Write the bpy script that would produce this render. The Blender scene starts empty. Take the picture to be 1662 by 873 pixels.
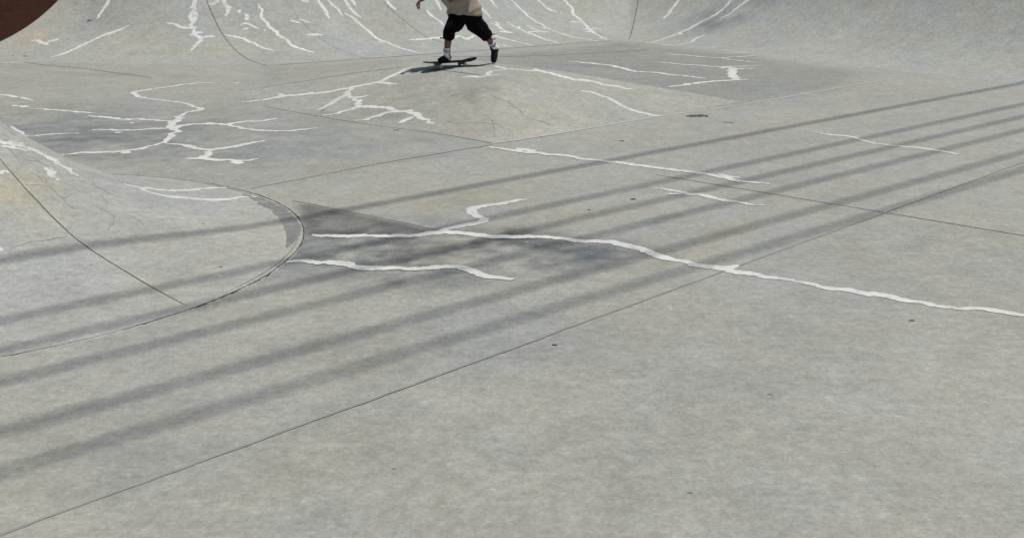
import bpy, bmesh, math, random
import numpy as np
from mathutils import Vector, Matrix, noise as mnoise

random.seed(7)
rng = np.random.default_rng(11)
S = bpy.context.scene
COL = S.collection

# ------------------------------------------------------------------ camera, sky, sun, exposure
FPX, CX, CY, PITCH, CAMH = 1900.0, 831.0, 436.5, math.radians(16.0), 2.4
cam = bpy.data.objects.new('camera', bpy.data.cameras.new('camera'))
COL.objects.link(cam)
cam.location = (0, 0, CAMH)
cam.rotation_euler = (math.radians(90) - PITCH, 0, 0)
cam.data.sensor_width = 36.0
cam.data.lens = 36.0 * FPX / 1662.0
cam.data.clip_end = 3000
S.camera = cam

SUN_EL, SUN_AZ = 75.0, 102.0          # azimuth measured clockwise from +Y (away from the camera) towards +X
se, sa = math.radians(SUN_EL), math.radians(SUN_AZ)
SUN = Vector((math.cos(se)*math.sin(sa), math.cos(se)*math.cos(sa), math.sin(se)))
W = bpy.data.worlds.new('World')
S.world = W
W.use_nodes = True
nt = W.node_tree
sky = nt.nodes.new('ShaderNodeTexSky')
sky.sky_type = 'NISHITA'
sky.sun_disc = False
sky.sun_elevation = se
sky.sun_rotation = sa
sky.dust_density = 1.2
sky.ozone_density = .6
bgn = nt.nodes['Background']
bgn.inputs['Strength'].default_value = 0.07
nt.links.new(sky.outputs[0], bgn.inputs[0])
sl = bpy.data.lights.new('sun', 'SUN')
sl.energy = 3.75
sl.angle = math.radians(0.53)
sl.color = (1.0, 0.965, 0.91)
so = bpy.data.objects.new('sun', sl)
so.rotation_euler = (-SUN).to_track_quat('-Z', 'Y').to_euler()
COL.objects.link(so)
S.view_settings.view_transform = 'Standard'
S.view_settings.look = 'None'
S.view_settings.exposure = -0.17
S.view_settings.gamma = 1.0
S.render.engine = 'CYCLES'
S.cycles.use_denoising = False          # keeps the grain of the concrete

# ------------------------------------------------------------------ helpers
def tag(o, label=None, cat=None, group=None, kind=None):
    if label: o['label'] = label
    if cat: o['category'] = cat
    if group: o['group'] = group
    if kind: o['kind'] = kind
    return o

def link_mesh(name, me, mat, parent=None, smooth=True):
    me.name = name
    if mat: me.materials.append(mat)
    if smooth:
        me.polygons.foreach_set('use_smooth', np.ones(len(me.polygons), bool))
    o = bpy.data.objects.new(name, me)
    COL.objects.link(o)
    if parent: o.parent = parent
    return o

def mesh_np(verts, faces):
    me = bpy.data.meshes.new('m')
    v = np.asarray(verts, np.float32).reshape(-1, 3)
    me.vertices.add(len(v))
    me.vertices.foreach_set('co', v.ravel())
    fl = np.asarray(faces, np.int32)
    n, k = fl.shape
    me.loops.add(n*k)
    me.loops.foreach_set('vertex_index', fl.ravel())
    me.polygons.add(n)
    me.polygons.foreach_set('loop_start', np.arange(n, dtype=np.int32)*k)
    me.polygons.foreach_set('loop_total', np.full(n, k, np.int32))
    me.update(calc_edges=True)
    return me

def ray(px, py):
    u = (px-CX)/FPX; v = -(py-CY)/FPX
    return np.array([u, math.cos(PITCH)+v*math.sin(PITCH), -math.sin(PITCH)+v*math.cos(PITCH)])

def ground(px, py, z=0.0):
    d = ray(px, py)
    return d*((z-CAMH)/d[2]) + np.array([0, 0, CAMH])

# cheap tileless value noise in numpy
_tab = rng.random((256, 256))
def vnoise(x, y):
    xi = np.floor(x).astype(int); yi = np.floor(y).astype(int)
    fx = x-xi; fy = y-yi
    fx = fx*fx*(3-2*fx); fy = fy*fy*(3-2*fy)
    a = _tab[xi & 255, yi & 255]; b = _tab[(xi+1) & 255, yi & 255]
    c = _tab[xi & 255, (yi+1) & 255]; d = _tab[(xi+1) & 255, (yi+1) & 255]
    return (a*(1-fx)+b*fx)*(1-fy) + (c*(1-fx)+d*fx)*fy
def fbm(x, y, o=4):
    s = 0; a = 0.5; t = 0
    for i in range(o):
        s = s + a*vnoise(x*2**i+17.3*i, y*2**i+9.1*i); t += a; a *= .5
    return s/t
def sstep(a, b, x):
    t = np.clip((x-a)/(b-a), 0, 1)
    return t*t*(3-2*t)

# ------------------------------------------------------------------ shape of the concrete (heights in metres)
def smin(a, b, k):
    hh = np.clip(.5+.5*(b-a)/k, 0, 1)
    return b*(1-hh)+a*hh-k*hh*(1-hh)
def smax(a, b, k): return -smin(-a, -b, k)
def gp(px, py, z=0.0): return ground(px, py, z)[:2]
def edge_dist(x, y, a, b):                      # positive to the left of a -> b
    d = np.asarray(b)-np.asarray(a); d = d/np.hypot(*d)
    return -(x-a[0])*d[1] + (y-a[1])*d[0]

BR = 4.4
BTOP = 2.1
A_, F_, L_, B_ = gp(430, 107), gp(150, 107), gp(-150, 95.0), gp(1000, 65)
C_, D_ = gp(1020, 66), gp(1200, 86)
def arc(s, r, zmax):
    s2 = np.clip(s, 0, r*.93)
    z = r-np.sqrt(r*r-s2*s2)
    return np.where(s > 0, np.minimum(z, zmax), s*.06)
def bank_s(x, y):
    sA = edge_dist(x, y, A_, B_)
    sF = y-A_[1]
    sL = edge_dist(x, y, L_, F_)
    s1 = smin(smin(sA, sF, 1.3), sL, 1.6)
    s2 = edge_dist(x, y, C_, D_)
    return s1, s2
def h_bank(x, y):
    s1, s2 = bank_s(x, y)
    return smax(arc(s1, BR, BTOP), arc(s2, BR, BTOP), .06)

PL, PF, PR = gp(372, 151), gp(802, 233), gp(1205, 165)
PB = PL+PR-PF
PB = np.array([PB[0]-.1, PB[1]+.2])
PTOP = 0.44
def h_pyr(x, y):
    d1 = edge_dist(x, y, PL, PF); d2 = edge_dist(x, y, PF, PR)
    d3 = edge_dist(x, y, PR, PB); d4 = edge_dist(x, y, PB, PL)
    sl = PTOP/2.18
    def prof(d):
        return np.where(d > 0, sl*d, .3*d)
    z = smin(prof(d1), prof(d2), .015)
    z = smin(z, smin(prof(d3)*1.15, prof(d4)*1.15, .05), .012)
    z = smin(z, PTOP+0*x, .035)
    return np.where((d1 < 0) | (d2 < 0) | (d3 < 0) | (d4 < 0), np.minimum(z, np.minimum.reduce([d1, d2, d3, d4])*.3), z)

MC, MR = np.array([-4.68, 8.96]), 3.0            # round foot of the near mound
MA, MH = np.array([-5.6, 11.0]), 1.42           # its peak stands off-centre, so the far side is steep
def mound_edge(ux, uy):                         # distance from the peak to the foot along a direction
    dx, dy = MA-MC
    b = dx*ux+dy*uy
    return -b+np.sqrt(np.maximum(b*b-(dx*dx+dy*dy-MR*MR), 1e-6))
def h_mound(x, y):
    vx, vy = x-MA[0], y-MA[1]
    l = np.hypot(vx, vy)+1e-6
    t = l/mound_edge(vx/l, vy/l)
    ts = np.sqrt(t*t+.008)
    ins = np.hypot(x-MC[0], y-MC[1]) < MR
    return np.where(ins & (t < 1), MH*np.clip(1-ts, 0, 1)**2.4+.004, -.03)

def h_all(x, y):
    x = np.asarray(x, float); y = np.asarray(y, float)
    return np.maximum(np.maximum(h_bank(x, y), h_pyr(x, y)), np.maximum(h_mound(x, y), 0))

def hit(px, py):                                # first point of the concrete along a pixel's ray
    d = ray(px, py); d = d/np.hypot(d[0], d[1])
    ts = np.arange(2.0, 60, .04)
    X, Y, Z = d[0]*ts, d[1]*ts, CAMH+d[2]*ts
    f = Z-h_all(X, Y)
    k = np.argmax(f < 0) if (f < 0).any() else len(ts)-1
    a, b = ts[max(k-1, 0)], ts[k]
    for _ in range(18):
        m = .5*(a+b)
        if CAMH+d[2]*m-h_all(d[0]*m, d[1]*m) < 0: b = m
        else: a = m
    return np.array([d[0]*b, d[1]*b])

def owner_at(x, y):
    v = [0.0015, float(h_bank(x, y)), float(h_pyr(x, y)), float(h_mound(x, y))]
    return int(np.argmax(v))

# ------------------------------------------------------------------ materials
def new_mat(name):
    m = bpy.data.materials.new(name); m.use_nodes = True
    n = m.node_tree
    return m, n, n.nodes['Principled BSDF']
def simple(name, col, rough=.6, spec=.4, var=.0, scale=30, bump=0.0, bscale=200):
    m, n, b = new_mat(name)
    b.inputs['Roughness'].default_value = rough
    b.inputs['Specular IOR Level'].default_value = spec
    tc = n.nodes.new('ShaderNodeTexCoord')
    nz = n.nodes.new('ShaderNodeTexNoise'); nz.inputs['Scale'].default_value = scale; nz.inputs['Detail'].default_value = 5
    n.links.new(tc.outputs['Object'], nz.inputs['Vector'])
    mx = n.nodes.new('ShaderNodeMix'); mx.data_type = 'RGBA'
    mx.inputs[6].default_value = (*[c*(1-var) for c in col], 1)
    mx.inputs[7].default_value = (*[min(c*(1+var), 1) for c in col], 1)
    n.links.new(nz.outputs[0], mx.inputs[0])
    n.links.new(mx.outputs[2], b.inputs['Base Color'])
    if bump:
        bn = n.nodes.new('ShaderNodeTexNoise'); bn.inputs['Scale'].default_value = bscale; bn.inputs['Detail'].default_value = 3
        n.links.new(tc.outputs['Object'], bn.inputs['Vector'])
        bp = n.nodes.new('ShaderNodeBump'); bp.inputs['Strength'].default_value = bump; bp.inputs['Distance'].default_value = .004
        n.links.new(bn.outputs[0], bp.inputs['Height'])
        n.links.new(bp.outputs[0], b.inputs['Normal'])
    return m

def concrete(name, base, seed):
    m, n, b = new_mat(name)
    N, Lk = n.nodes, n.links
    geo = N.new('ShaderNodeNewGeometry')
    off = N.new('ShaderNodeVectorMath'); off.operation = 'ADD'
    off.inputs[1].default_value = (seed*3.7, seed*1.9, seed*.7)
    Lk.new(geo.outputs['Position'], off.inputs[0])
    def nz(scale, detail, rough=.55, dist=0, vec=None):
        t = N.new('ShaderNodeTexNoise')
        t.inputs['Scale'].default_value = scale; t.inputs['Detail'].default_value = detail
        t.inputs['Roughness'].default_value = rough; t.inputs['Distortion'].default_value = dist
        Lk.new((vec or off).outputs[0], t.inputs['Vector'])
        return t.outputs[0]
    def ramp(src, lo, hi, f0=.3, f1=.7):
        r = N.new('ShaderNodeMapRange')
        r.inputs[1].default_value = f0; r.inputs[2].default_value = f1
        r.inputs[3].default_value = lo; r.inputs[4].default_value = hi
        Lk.new(src, r.inputs[0]); return r.outputs[0]
    def mul(a, c):
        k = N.new('ShaderNodeMath'); k.operation = 'MULTIPLY'
        Lk.new(a, k.inputs[0]); Lk.new(c, k.inputs[1]); return k.outputs[0]
    v = mul(ramp(nz(.55, 6, .6, .6), .94, 1.06), ramp(nz(3.2, 9, .72, .4), .88, 1.12))
    v = mul(v, ramp(nz(14, 8, .78), .78, 1.22))
    v = mul(v, ramp(nz(42, 6, .75, .3), .84, 1.16))
    v = mul(v, ramp(nz(130, 3, .7), .88, 1.12, .25, .75))
    # trowel and wheel scuffs: streaks that run across the slab
    mp = N.new('ShaderNodeMapping'); mp.inputs['Rotation'].default_value = (0, 0, .25); mp.inputs['Scale'].default_value = (1.5, 7, 3)
    Lk.new(off.outputs[0], mp.inputs['Vector'])
    v = mul(v, ramp(nz(1.6, 6, .7, .8, mp), .97, 1.04))
    # pale scuffs
    sc = ramp(nz(6.5, 9, .72, 1.2), 1.0, 1.25, .59, .70)
    v = mul(v, sc)
    # pin holes and small dark spots
    vo = N.new('ShaderNodeTexVoronoi'); vo.inputs['Scale'].default_value = 7.0
    Lk.new(off.outputs[0], vo.inputs['Vector'])
    v = mul(v, ramp(vo.outputs['Distance'], .72, 1.0, .015, .05))
    hue = N.new('ShaderNodeMix'); hue.data_type = 'RGBA'
    hue.inputs[6].default_value = (base[0]*.975, base[1]*.995, base[2]*1.025, 1)
    hue.inputs[7].default_value = (base[0]*1.02, base[1]*1.0, base[2]*.955, 1)
    Lk.new(ramp(nz(.8, 5, .6, .5), 0, 1, .36, .66), hue.inputs[0])
    at = N.new('ShaderNodeAttribute'); at.attribute_name = 'stain'
    m1 = N.new('ShaderNodeMix'); m1.data_type = 'RGBA'; m1.blend_type = 'MULTIPLY'; m1.inputs[0].default_value = 1
    Lk.new(hue.outputs[2], m1.inputs[6]); Lk.new(at.outputs['Color'], m1.inputs[7])
    m2 = N.new('ShaderNodeVectorMath'); m2.operation = 'SCALE'
    Lk.new(m1.outputs[2], m2.inputs[0]); Lk.new(v, m2.inputs['Scale'])
    Lk.new(m2.outputs[0], b.inputs['Base Color'])
    b.inputs['Roughness'].default_value = .78
    b.inputs['Specular IOR Level'].default_value = .3
    bp = N.new('ShaderNodeBump'); bp.inputs['Strength'].default_value = .35; bp.inputs['Distance'].default_value = .006
    Lk.new(nz(45, 6, .7), bp.inputs['Height'])
    bp2 = N.new('ShaderNodeBump'); bp2.inputs['Strength'].default_value = .35; bp2.inputs['Distance'].default_value = .05
    Lk.new(nz(2.2, 4, .6), bp2.inputs['Height'])
    Lk.new(bp.outputs[0], bp2.inputs['Normal'])
    Lk.new(bp2.outputs[0], b.inputs['Normal'])
    return m

BASE = (.329, .327, .288)
M_floor = concrete('floor_concrete', BASE, 0)
M_bank = concrete('bank_concrete', (.340, .347, .316), 3)
M_pyr = concrete('pyramid_concrete', (.342, .341, .302), 5)
M_mound = concrete('mound_concrete', (.362, .362, .326), 8)
def filler(name, col, worn, lo, hi):
    m, n, b = new_mat(name)
    N, Lk = n.nodes, n.links
    geo = N.new('ShaderNodeNewGeometry')
    def nz(sc, de, ro):
        t = N.new('ShaderNodeTexNoise'); t.inputs['Scale'].default_value = sc; t.inputs['Detail'].default_value = de; t.inputs['Roughness'].default_value = ro
        Lk.new(geo.outputs['Position'], t.inputs['Vector']); return t.outputs[0]
    r = N.new('ShaderNodeMapRange'); r.inputs[1].default_value = lo; r.inputs[2].default_value = hi
    Lk.new(nz(9, 9, .75), r.inputs[0])
    mx = N.new('ShaderNodeMix'); mx.data_type = 'RGBA'
    mx.inputs[6].default_value = (*worn, 1); mx.inputs[7].default_value = (*col, 1)
    Lk.new(r.outputs[0], mx.inputs[0])
    r2 = N.new('ShaderNodeMapRange'); r2.inputs[1].default_value = .3; r2.inputs[2].default_value = .7; r2.inputs[3].default_value = .84; r2.inputs[4].default_value = 1.12
    Lk.new(nz(1.4, 5, .6), r2.inputs[0])
    v = N.new('ShaderNodeVectorMath'); v.operation = 'SCALE'
    Lk.new(mx.outputs[2], v.inputs[0]); Lk.new(r2.outputs[0], v.inputs['Scale'])
    Lk.new(v.outputs[0], b.inputs['Base Color'])
    b.inputs['Roughness'].default_value = .75; b.inputs['Specular IOR Level'].default_value = .25
    bp = N.new('ShaderNodeBump'); bp.inputs['Strength'].default_value = .4; bp.inputs['Distance'].default_value = .005
    Lk.new(nz(60, 4, .7), bp.inputs['Height']); Lk.new(bp.outputs[0], b.inputs['Normal'])
    return m
M_mortar = filler('mortar', (.20, .20, .188), (.29, .29, .268), .38, .56)
M_fill = filler('pale_crack_filler', (.62, .625, .58), (.42, .425, .39), .34, .50)
M_smear = filler('smeared_paint', (.60, .60, .56), (.37, .37, .335), .36, .50)
M_worn = simple('worn_pale_filler', (.50, .50, .47), .75, .3, .25, 12, .3, 90)
M_seam = simple('dark_joint', (.085, .085, .078), .85, .2, .3, 20)
M_soft = simple('faint_joint', (.24, .244, .224), .85, .2, .2, 8)
M_mid = simple('worn_joint', (.275, .28, .255), .85, .2, .2, 8)
M_light = simple('pale_joint', (.47, .475, .44), .8, .2, .2, 8)

# ------------------------------------------------------------------ stains, and some slope shading painted into the concrete colour
STAINS_SHADES = []                                     # (kind, data, rgb multiplier, softness)
def mute(rgb, k=.48):
    g = sum(rgb)/3
    if g < .7: k = 1.0
    return tuple(g+(c-g)*k for c in rgb)
def stain_shade_blob(px, py, rx, ry, rgb, rot=0.0, soft=.5):
    c = hit(px, py)
    STAINS_SHADES.append(('e', (c, rx, ry, rot), mute(rgb), soft, owner_at(*c)))
def stain_shade_poly(pts, rgb, soft=.15, own=0):
    STAINS_SHADES.append(('p', [(hit if own else gp)(*q) for q in pts], mute(rgb, .8), soft, own))
def stain_shade_field(x, y, own):
    out = np.ones((len(x), 3))
    wx = x+.5*(fbm(x*1.3, y*1.3, 4)-.5)+.16*(fbm(x*6, y*6+40, 3)-.5)
    wy = y+.5*(fbm(x*1.3+50, y*1.3, 4)-.5)+.16*(fbm(x*6+80, y*6, 3)-.5)
    tex = .6*fbm(x*1.7+5, y*1.7+11, 5)+.4*fbm(x*7+31, y*7, 4)
    for kind, dat, rgb, soft, ow in STAINS_SHADES:
        if ow != own: continue
        if kind == 'e':
            c, rx, ry, rot = dat
            dx, dy = wx-c[0], wy-c[1]
            a = dx*math.cos(rot)+dy*math.sin(rot); b = -dx*math.sin(rot)+dy*math.cos(rot)
            d = np.sqrt((a/rx)**2+(b/ry)**2)
            m = 1-sstep(1-soft, 1+soft, d)
            m = m*np.clip((tex-.30)*3.4, 0, 1.15)
        else:
            sx = x+.16*(fbm(x*4, y*4, 5)-.5); sy = y+.16*(fbm(x*4+9, y*4, 5)-.5)
            P = dat; ins = np.zeros(len(x), bool); dist = np.full(len(x), 1e9)
            for i in range(len(P)):
                a, b = P[i], P[(i+1) % len(P)]
                cond = ((a[1] > sy) != (b[1] > sy))
                with np.errstate(divide='ignore', invalid='ignore'):
                    xx = (b[0]-a[0])*(sy-a[1])/(b[1]-a[1]+1e-12)+a[0]
                ins ^= cond & (sx < xx)
                ab = b-a; t = np.clip(((sx-a[0])*ab[0]+(sy-a[1])*ab[1])/(ab@ab+1e-9), 0, 1)
                dist = np.minimum(dist, np.hypot(sx-a[0]-t*ab[0], sy-a[1]-t*ab[1]))
            m = np.where(ins, sstep(0, soft, dist), 0)*np.clip(.35+1.35*tex, 0, 1.1)
        out *= 1-m[:, None]*(1-np.array(rgb)[None, :])
    return out

# wet-dark wedge beside the mound, with its crisp upper edge along a joint
stain_shade_poly([(470, 324), (520, 333), (600, 349), (660, 361), (720, 376), (690, 381), (600, 385), (480, 384), (470, 360)], (.44, .43, .44), .13)
stain_shade_poly([(468, 323), (520, 332), (600, 348), (660, 360), (722, 376), (690, 378), (640, 368), (590, 359), (520, 345)], (.58, .57, .57), .16)
stain_shade_poly([(510, 362), (560, 352), (640, 366), (700, 378), (600, 383), (507, 381)], (1.2, 1.19, 1.19), .2)
stain_shade_blob(560, 368, 1.0, .5, (.84, .83, .85), .2)
stain_shade_blob(640, 402, 1.3, .5, (.58, .61, .66), .1)
stain_shade_blob(830, 420, 1.2, .55, (.42, .46, .52), .3)
stain_shade_blob(560, 404, .7, .4, (.66, .70, .76))
stain_shade_blob(720, 400, .9, .35, (.62, .61, .60), .5)
stain_shade_blob(760, 445, 1.2, .3, (.75, .78, .83), .2)
stain_shade_blob(560, 440, .8, .2, (.80, .83, .88))
stain_shade_blob(480, 245, 1.7, 1.6, (.90, .96, 1.05))
stain_shade_blob(330, 222, 1.6, 1.5, (.90, .93, .97))
stain_shade_blob(60, 200, 1.6, 1.4, (.92, .96, 1.03))
stain_shade_blob(230, 222, 1.4, .8, (.87, .90, .94))
stain_shade_blob(150, 240, 1.7, .8, (.84, .85, .86))
stain_shade_blob(60, 215, 1.5, .9, (.85, .87, .90))
stain_shade_blob(260, 268, 1.0, .5, (.93, .92, .89))
stain_shade_blob(330, 290, .8, .4, (.88, .90, .92))
stain_shade_blob(180, 300, .7, .4, (.86, .90, .95))
stain_shade_blob(440, 270, .8, .35, (1.06, 1.03, .95))
stain_shade_blob(620, 320, 1.0, .5, (1.04, 1.0, .90))
stain_shade_blob(720, 320, .8, .5, (1.03, .99, .88))
stain_shade_blob(430, 318, .35, .2, (1.06, 1.0, .87))
stain_shade_blob(620, 345, .9, .16, (.86, .90, .95), -.3)
stain_shade_blob(1140, 398, .7, .18, (1.05, .98, .80), .7)
stain_shade_blob(1190, 375, .5, .15, (1.06, .98, .78), .7)
stain_shade_blob(1110, 420, .6, .15, (1.05, .98, .82), .7)
stain_shade_blob(1180, 400, .6, .2, (1.08, 1.1, 1.12), .7)
stain_shade_blob(1085, 360, .4, .12, (.82, .86, .92), .7)
stain_shade_blob(230, 75, .9, 1.0, (1.06, 1.02, .88))
stain_shade_blob(380, 88, 1.0, .8, (1.06, 1.02, .88))
stain_shade_blob(75, 35, .35, .8, (1.10, 1.05, .92))
stain_shade_blob(35, 62, .5, .4, (1.08, 1.0, .88))
stain_shade_blob(945, 12, .6, .6, (1.05, 1.02, .86))
stain_shade_blob(165, 20, .8, .8, (.86, .88, .90))  # shade of the left-facing slope, painted into the bank colour
stain_shade_blob(1185, 22, 1.3, .7, (.66, .70, .76))  # painted shade: right wall turned away from the sun
stain_shade_blob(1150, 50, 1.2, .5, (.88, .91, .95))
stain_shade_blob(460, 20, .9, .9, (.92, .92, .93))
stain_shade_blob(600, 25, .9, .9, (.93, .93, .93))
stain_shade_blob(240, 126, .9, .5, (1.05, .97, .92))
stain_shade_blob(210, 121, 1.2, .35, (.88, .89, .90), -.2)
stain_shade_blob(120, 108, 1.2, .3, (.90, .91, .92))
stain_shade_blob(640, 160, .5, 1.0, (.90, .92, .95))
stain_shade_blob(880, 195, .9, .8, (1.06, 1.03, .94))
stain_shade_blob(720, 180, 1.6, 1.2, (.93, .915, .86))
stain_shade_blob(680, 140, 1.2, .8, (.95, .93, .88))
stain_shade_blob(850, 180, .8, 1.2, (1.14, 1.135, 1.09))  # pyramid's right face painted lighter, as the side turned to the sun
stain_shade_blob(1030, 155, 1.0, .4, (1.04, 1.01, .92))
stain_shade_blob(40, 300, .3, .4, (1.05, 1.0, .87))
stain_shade_blob(50, 335, .5, .4, (1.06, 1.02, .88))
stain_shade_poly([(768, 128), (778, 126), (798, 170), (812, 226), (800, 228), (785, 175)], (1.10, 1.10, 1.08), .10, 2)
stain_shade_blob(260, 215, 4.2, 3.0, (.88, .905, .93), 0, .35)
stain_shade_blob(60, 205, 2.2, 2.2, (.92, .93, .95))
stain_shade_poly([(772, 126), (790, 150), (800, 190), (806, 224), (770, 200), (735, 160)], (.82, .815, .80), .35, 2)  # shade of the left face beside the ridge, painted darker
# cooler, darker slab behind the pyramid and the toe of the bank
stain_shade_poly([(620, 140), (640, 113), (700, 95), (1000, 66), (1050, 70), (1200, 85), (1330, 102), (1450, 120), (1400, 150), (1250, 175), (1205, 185), (1000, 175), (800, 140)], (.80, .82, .835), .9)
stain_shade_poly([(395, 118), (440, 108), (700, 92), (660, 109), (600, 116), (380, 146)], (.90, .905, .90), .5)
# the unseen slab nearer the camera
stain_shade_blob(700, 560, 1.1, .5, (.84, .86, .90), .2)
stain_shade_blob(1250, 560, 1.2, .6, (.92, .93, .95), .5)
stain_shade_blob(350, 720, .9, .5, (.90, .90, .88), .1)
stain_shade_blob(1000, 760, .9, .5, (.93, .91, .86), .4)
stain_shade_blob(1480, 420, 1.2, .8, (.90, .92, .94), .6)

def add_stain_shade(me, own):
    n = len(me.vertices)
    co = np.empty(n*3, np.float32); me.vertices.foreach_get('co', co)
    co = co.reshape(-1, 3).astype(float)
    c = np.ones((n, 4), np.float32)
    near = (np.abs(co[:, 0]) < 30) & (co[:, 1] > -5) & (co[:, 1] < 45)
    c[near, :3] = stain_shade_field(co[near, 0], co[near, 1], own)
    a = me.color_attributes.new('stain', 'FLOAT_COLOR', 'POINT')
    a.data.foreach_set('color', c.ravel())

def grid_mesh(xs, ys, zf, keep=None):
    X, Y = np.meshgrid(xs, ys)
    Z = zf(X, Y)
    nx, ny = len(xs), len(ys)
    idx = np.arange(nx*ny).reshape(ny, nx)
    q = np.stack([idx[:-1, :-1], idx[:-1, 1:], idx[1:, 1:], idx[1:, :-1]], -1).reshape(-1, 4)
    V = np.stack([X, Y, Z], -1).reshape(-1, 3)
    if keep is not None:
        k = keep(X, Y, Z).reshape(-1)
        q = q[k[q].any(1)]
        used = np.unique(q); re = np.full(nx*ny, -1); re[used] = np.arange(len(used))
        V = V[used]; q = re[q]
    return mesh_np(V, q)

# ------------------------------------------------------------------ ground, bank, pyramid, mound
def spread(lo, hi, step, far):
    core = np.arange(lo, hi+1e-6, step)
    ext = [1.5]
    while ext[-1] < far: ext.append(ext[-1]*1.5+1)
    e = np.array(ext)
    return np.concatenate([(lo-e)[::-1], core, hi+e])
def floor_z(X, Y):
    return .004*(fbm(X*.5, Y*.5, 3)-.5)*((np.abs(X) < 40) & (np.abs(Y) < 60)) - .002
me = grid_mesh(spread(-14, 13, .055, 900), spread(2.5, 28, .055, 900), floor_z)
add_stain_shade(me, 0)
floor = tag(link_mesh('ground', me, M_floor), kind='structure')

me = grid_mesh(np.arange(-24, 22, .075), np.arange(8, 40, .075), h_bank, lambda X, Y, Z: Z > -.03)
add_stain_shade(me, 1)
bank = link_mesh('skate_bank', me, M_bank)
tag(bank, 'tall curved concrete bank streaked with white crack repairs behind the skateboarder', 'skate bank')

me = grid_mesh(np.arange(-5.5, 4.6, .04), np.arange(13, 23, .04), h_pyr, lambda X, Y, Z: Z > -.02)
add_stain_shade(me, 2)
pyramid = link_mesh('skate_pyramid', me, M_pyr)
tag(pyramid, 'low concrete pyramid with sloping faces under the skateboarder', 'skate ramp')

rr = np.concatenate([np.linspace(.006, .97, 110), np.linspace(.975, .9985, 7), [1.003]])
th = np.linspace(0, 2*math.pi, 481)[:-1]
R, T = np.meshgrid(rr, th)
RE = R*mound_edge(np.cos(T), np.sin(T))
X = MA[0]+RE*np.cos(T); Y = MA[1]+RE*np.sin(T)
Z = h_mound(X, Y)
nr, nth = len(rr), len(th)
idx = np.arange(nr*nth).reshape(nth, nr); nxt = np.roll(idx, -1, 0)
q = np.stack([idx[:, :-1], idx[:, 1:], nxt[:, 1:], nxt[:, :-1]], -1).reshape(-1, 4)
me = mesh_np(np.stack([X, Y, Z], -1).reshape(-1, 3), q)
add_stain_shade(me, 3)
mound = link_mesh('skate_mound', me, M_mound)
tag(mound, 'steep cracked concrete mound with a round curved foot at the near left', 'skate ramp')
OWN = [floor, bank, pyramid, mound]

# ------------------------------------------------------------------ ribbons laid on the concrete
def densify(P, step):
    out = [P[0]]
    for a, b in zip(P[:-1], P[1:]):
        n = max(1, int(np.hypot(*(b-a))/step))
        for i in range(1, n+1): out.append(a+(b-a)*i/n)
    return np.array(out)
def smooth_line(P, it=2):
    for _ in range(it):                          # Chaikin
        Q = [P[0]]
        for a, b in zip(P[:-1], P[1:]): Q += [a*.75+b*.25, a*.25+b*.75]
        Q.append(P[-1]); P = np.array(Q)
    return P
_rid = [0]
def ribbon(lines, width, lift=.0010, rag=.42, wander=.6, taper=.35, step=.014, smooth=1, flat=False, blunt=.42):
    V, Fq = [], []
    for ln in lines:
        w0 = width
        if isinstance(ln, tuple) and isinstance(ln[0], (int, float)) and isinstance(ln[1], list):
            w0, ln = ln[0], ln[1]
        P = np.array([(gp if flat else hit)(*q) for q in ln])
        if smooth: P = smooth_line(P, smooth)
        P = densify(P, step)
        if len(P) < 3: continue
        _rid[0] += 1; sd = _rid[0]*13.7
        tg = np.gradient(P, axis=0); tg /= np.maximum(np.hypot(tg[:, 0], tg[:, 1]), 1e-9)[:, None]
        nr_ = np.stack([-tg[:, 1], tg[:, 0]], 1)
        s = np.concatenate([[0], np.cumsum(np.hypot(*np.diff(P, axis=0).T))])
        tot = s[-1]
        def n1(fq, o): return vnoise(s*fq+sd, np.full(len(s), o+sd*.37))*2-1
        P = P+nr_*((n1(3.3, 1)*.6+n1(9, 2)*.45+n1(21, 9)*.25)*w0*wander)[:, None]
        wl = w0*.5*(1+rag*(.8*n1(2.4, 3)+.6*n1(9, 4)+.6*n1(24, 5)+.45*n1(55, 10)))
        wr = w0*.5*(1+rag*(.8*n1(2.4, 6)+.6*n1(9, 7)+.6*n1(24, 8)+.45*n1(55, 11)))
        e = np.minimum(s, tot-s)
        tp = np.clip(e/max(min(taper, tot*.3), 1e-3), 0, 1)**.7
        tp = blunt+(1-blunt)*tp
        l, r = P+nr_*(wl*tp)[:, None], P-nr_*(wr*tp)[:, None]
        b0 = len(V)
        rows = np.stack([l, .5*(l+P), P, .5*(r+P), r], 1).reshape(-1, 2)
        z = 0*rows[:, 0] if flat else h_all(rows[:, 0], rows[:, 1])
        lf = np.tile([lift*.2, lift, lift*1.25, lift, lift*.2], len(P))
        V += [(a[0], a[1], c+d+.0018) for a, c, d in zip(rows, z, lf)]
        for i in range(len(P)-1):
            for j in range(4):
                a = b0+i*5+j
                Fq.append((a, a+1, a+6, a+5))
    return V, Fq
def strip(lines, width, mat=M_fill, name='crack_repair', owner=None, **kw):
    V, Fq = ribbon(lines, width, flat=owner == 0, **kw)
    if not Fq: return
    if owner is None:
        c = np.mean(np.array(V), 0)
        votes = [owner_at(v[0], v[1]) for v in V[::7]]
        owner = max(set(votes), key=votes.count)
    o = link_mesh(name, mesh_np(V, Fq), mat, OWN[owner])
    return o
def dab(px, py, w, l, owner=None, mat=M_fill):   # a short blotch of filler
    strip([[(px-l/2, py), (px, py-.3), (px+l/2, py+.2)]], w, mat, owner=owner, taper=.1, rag=.5)

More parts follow.
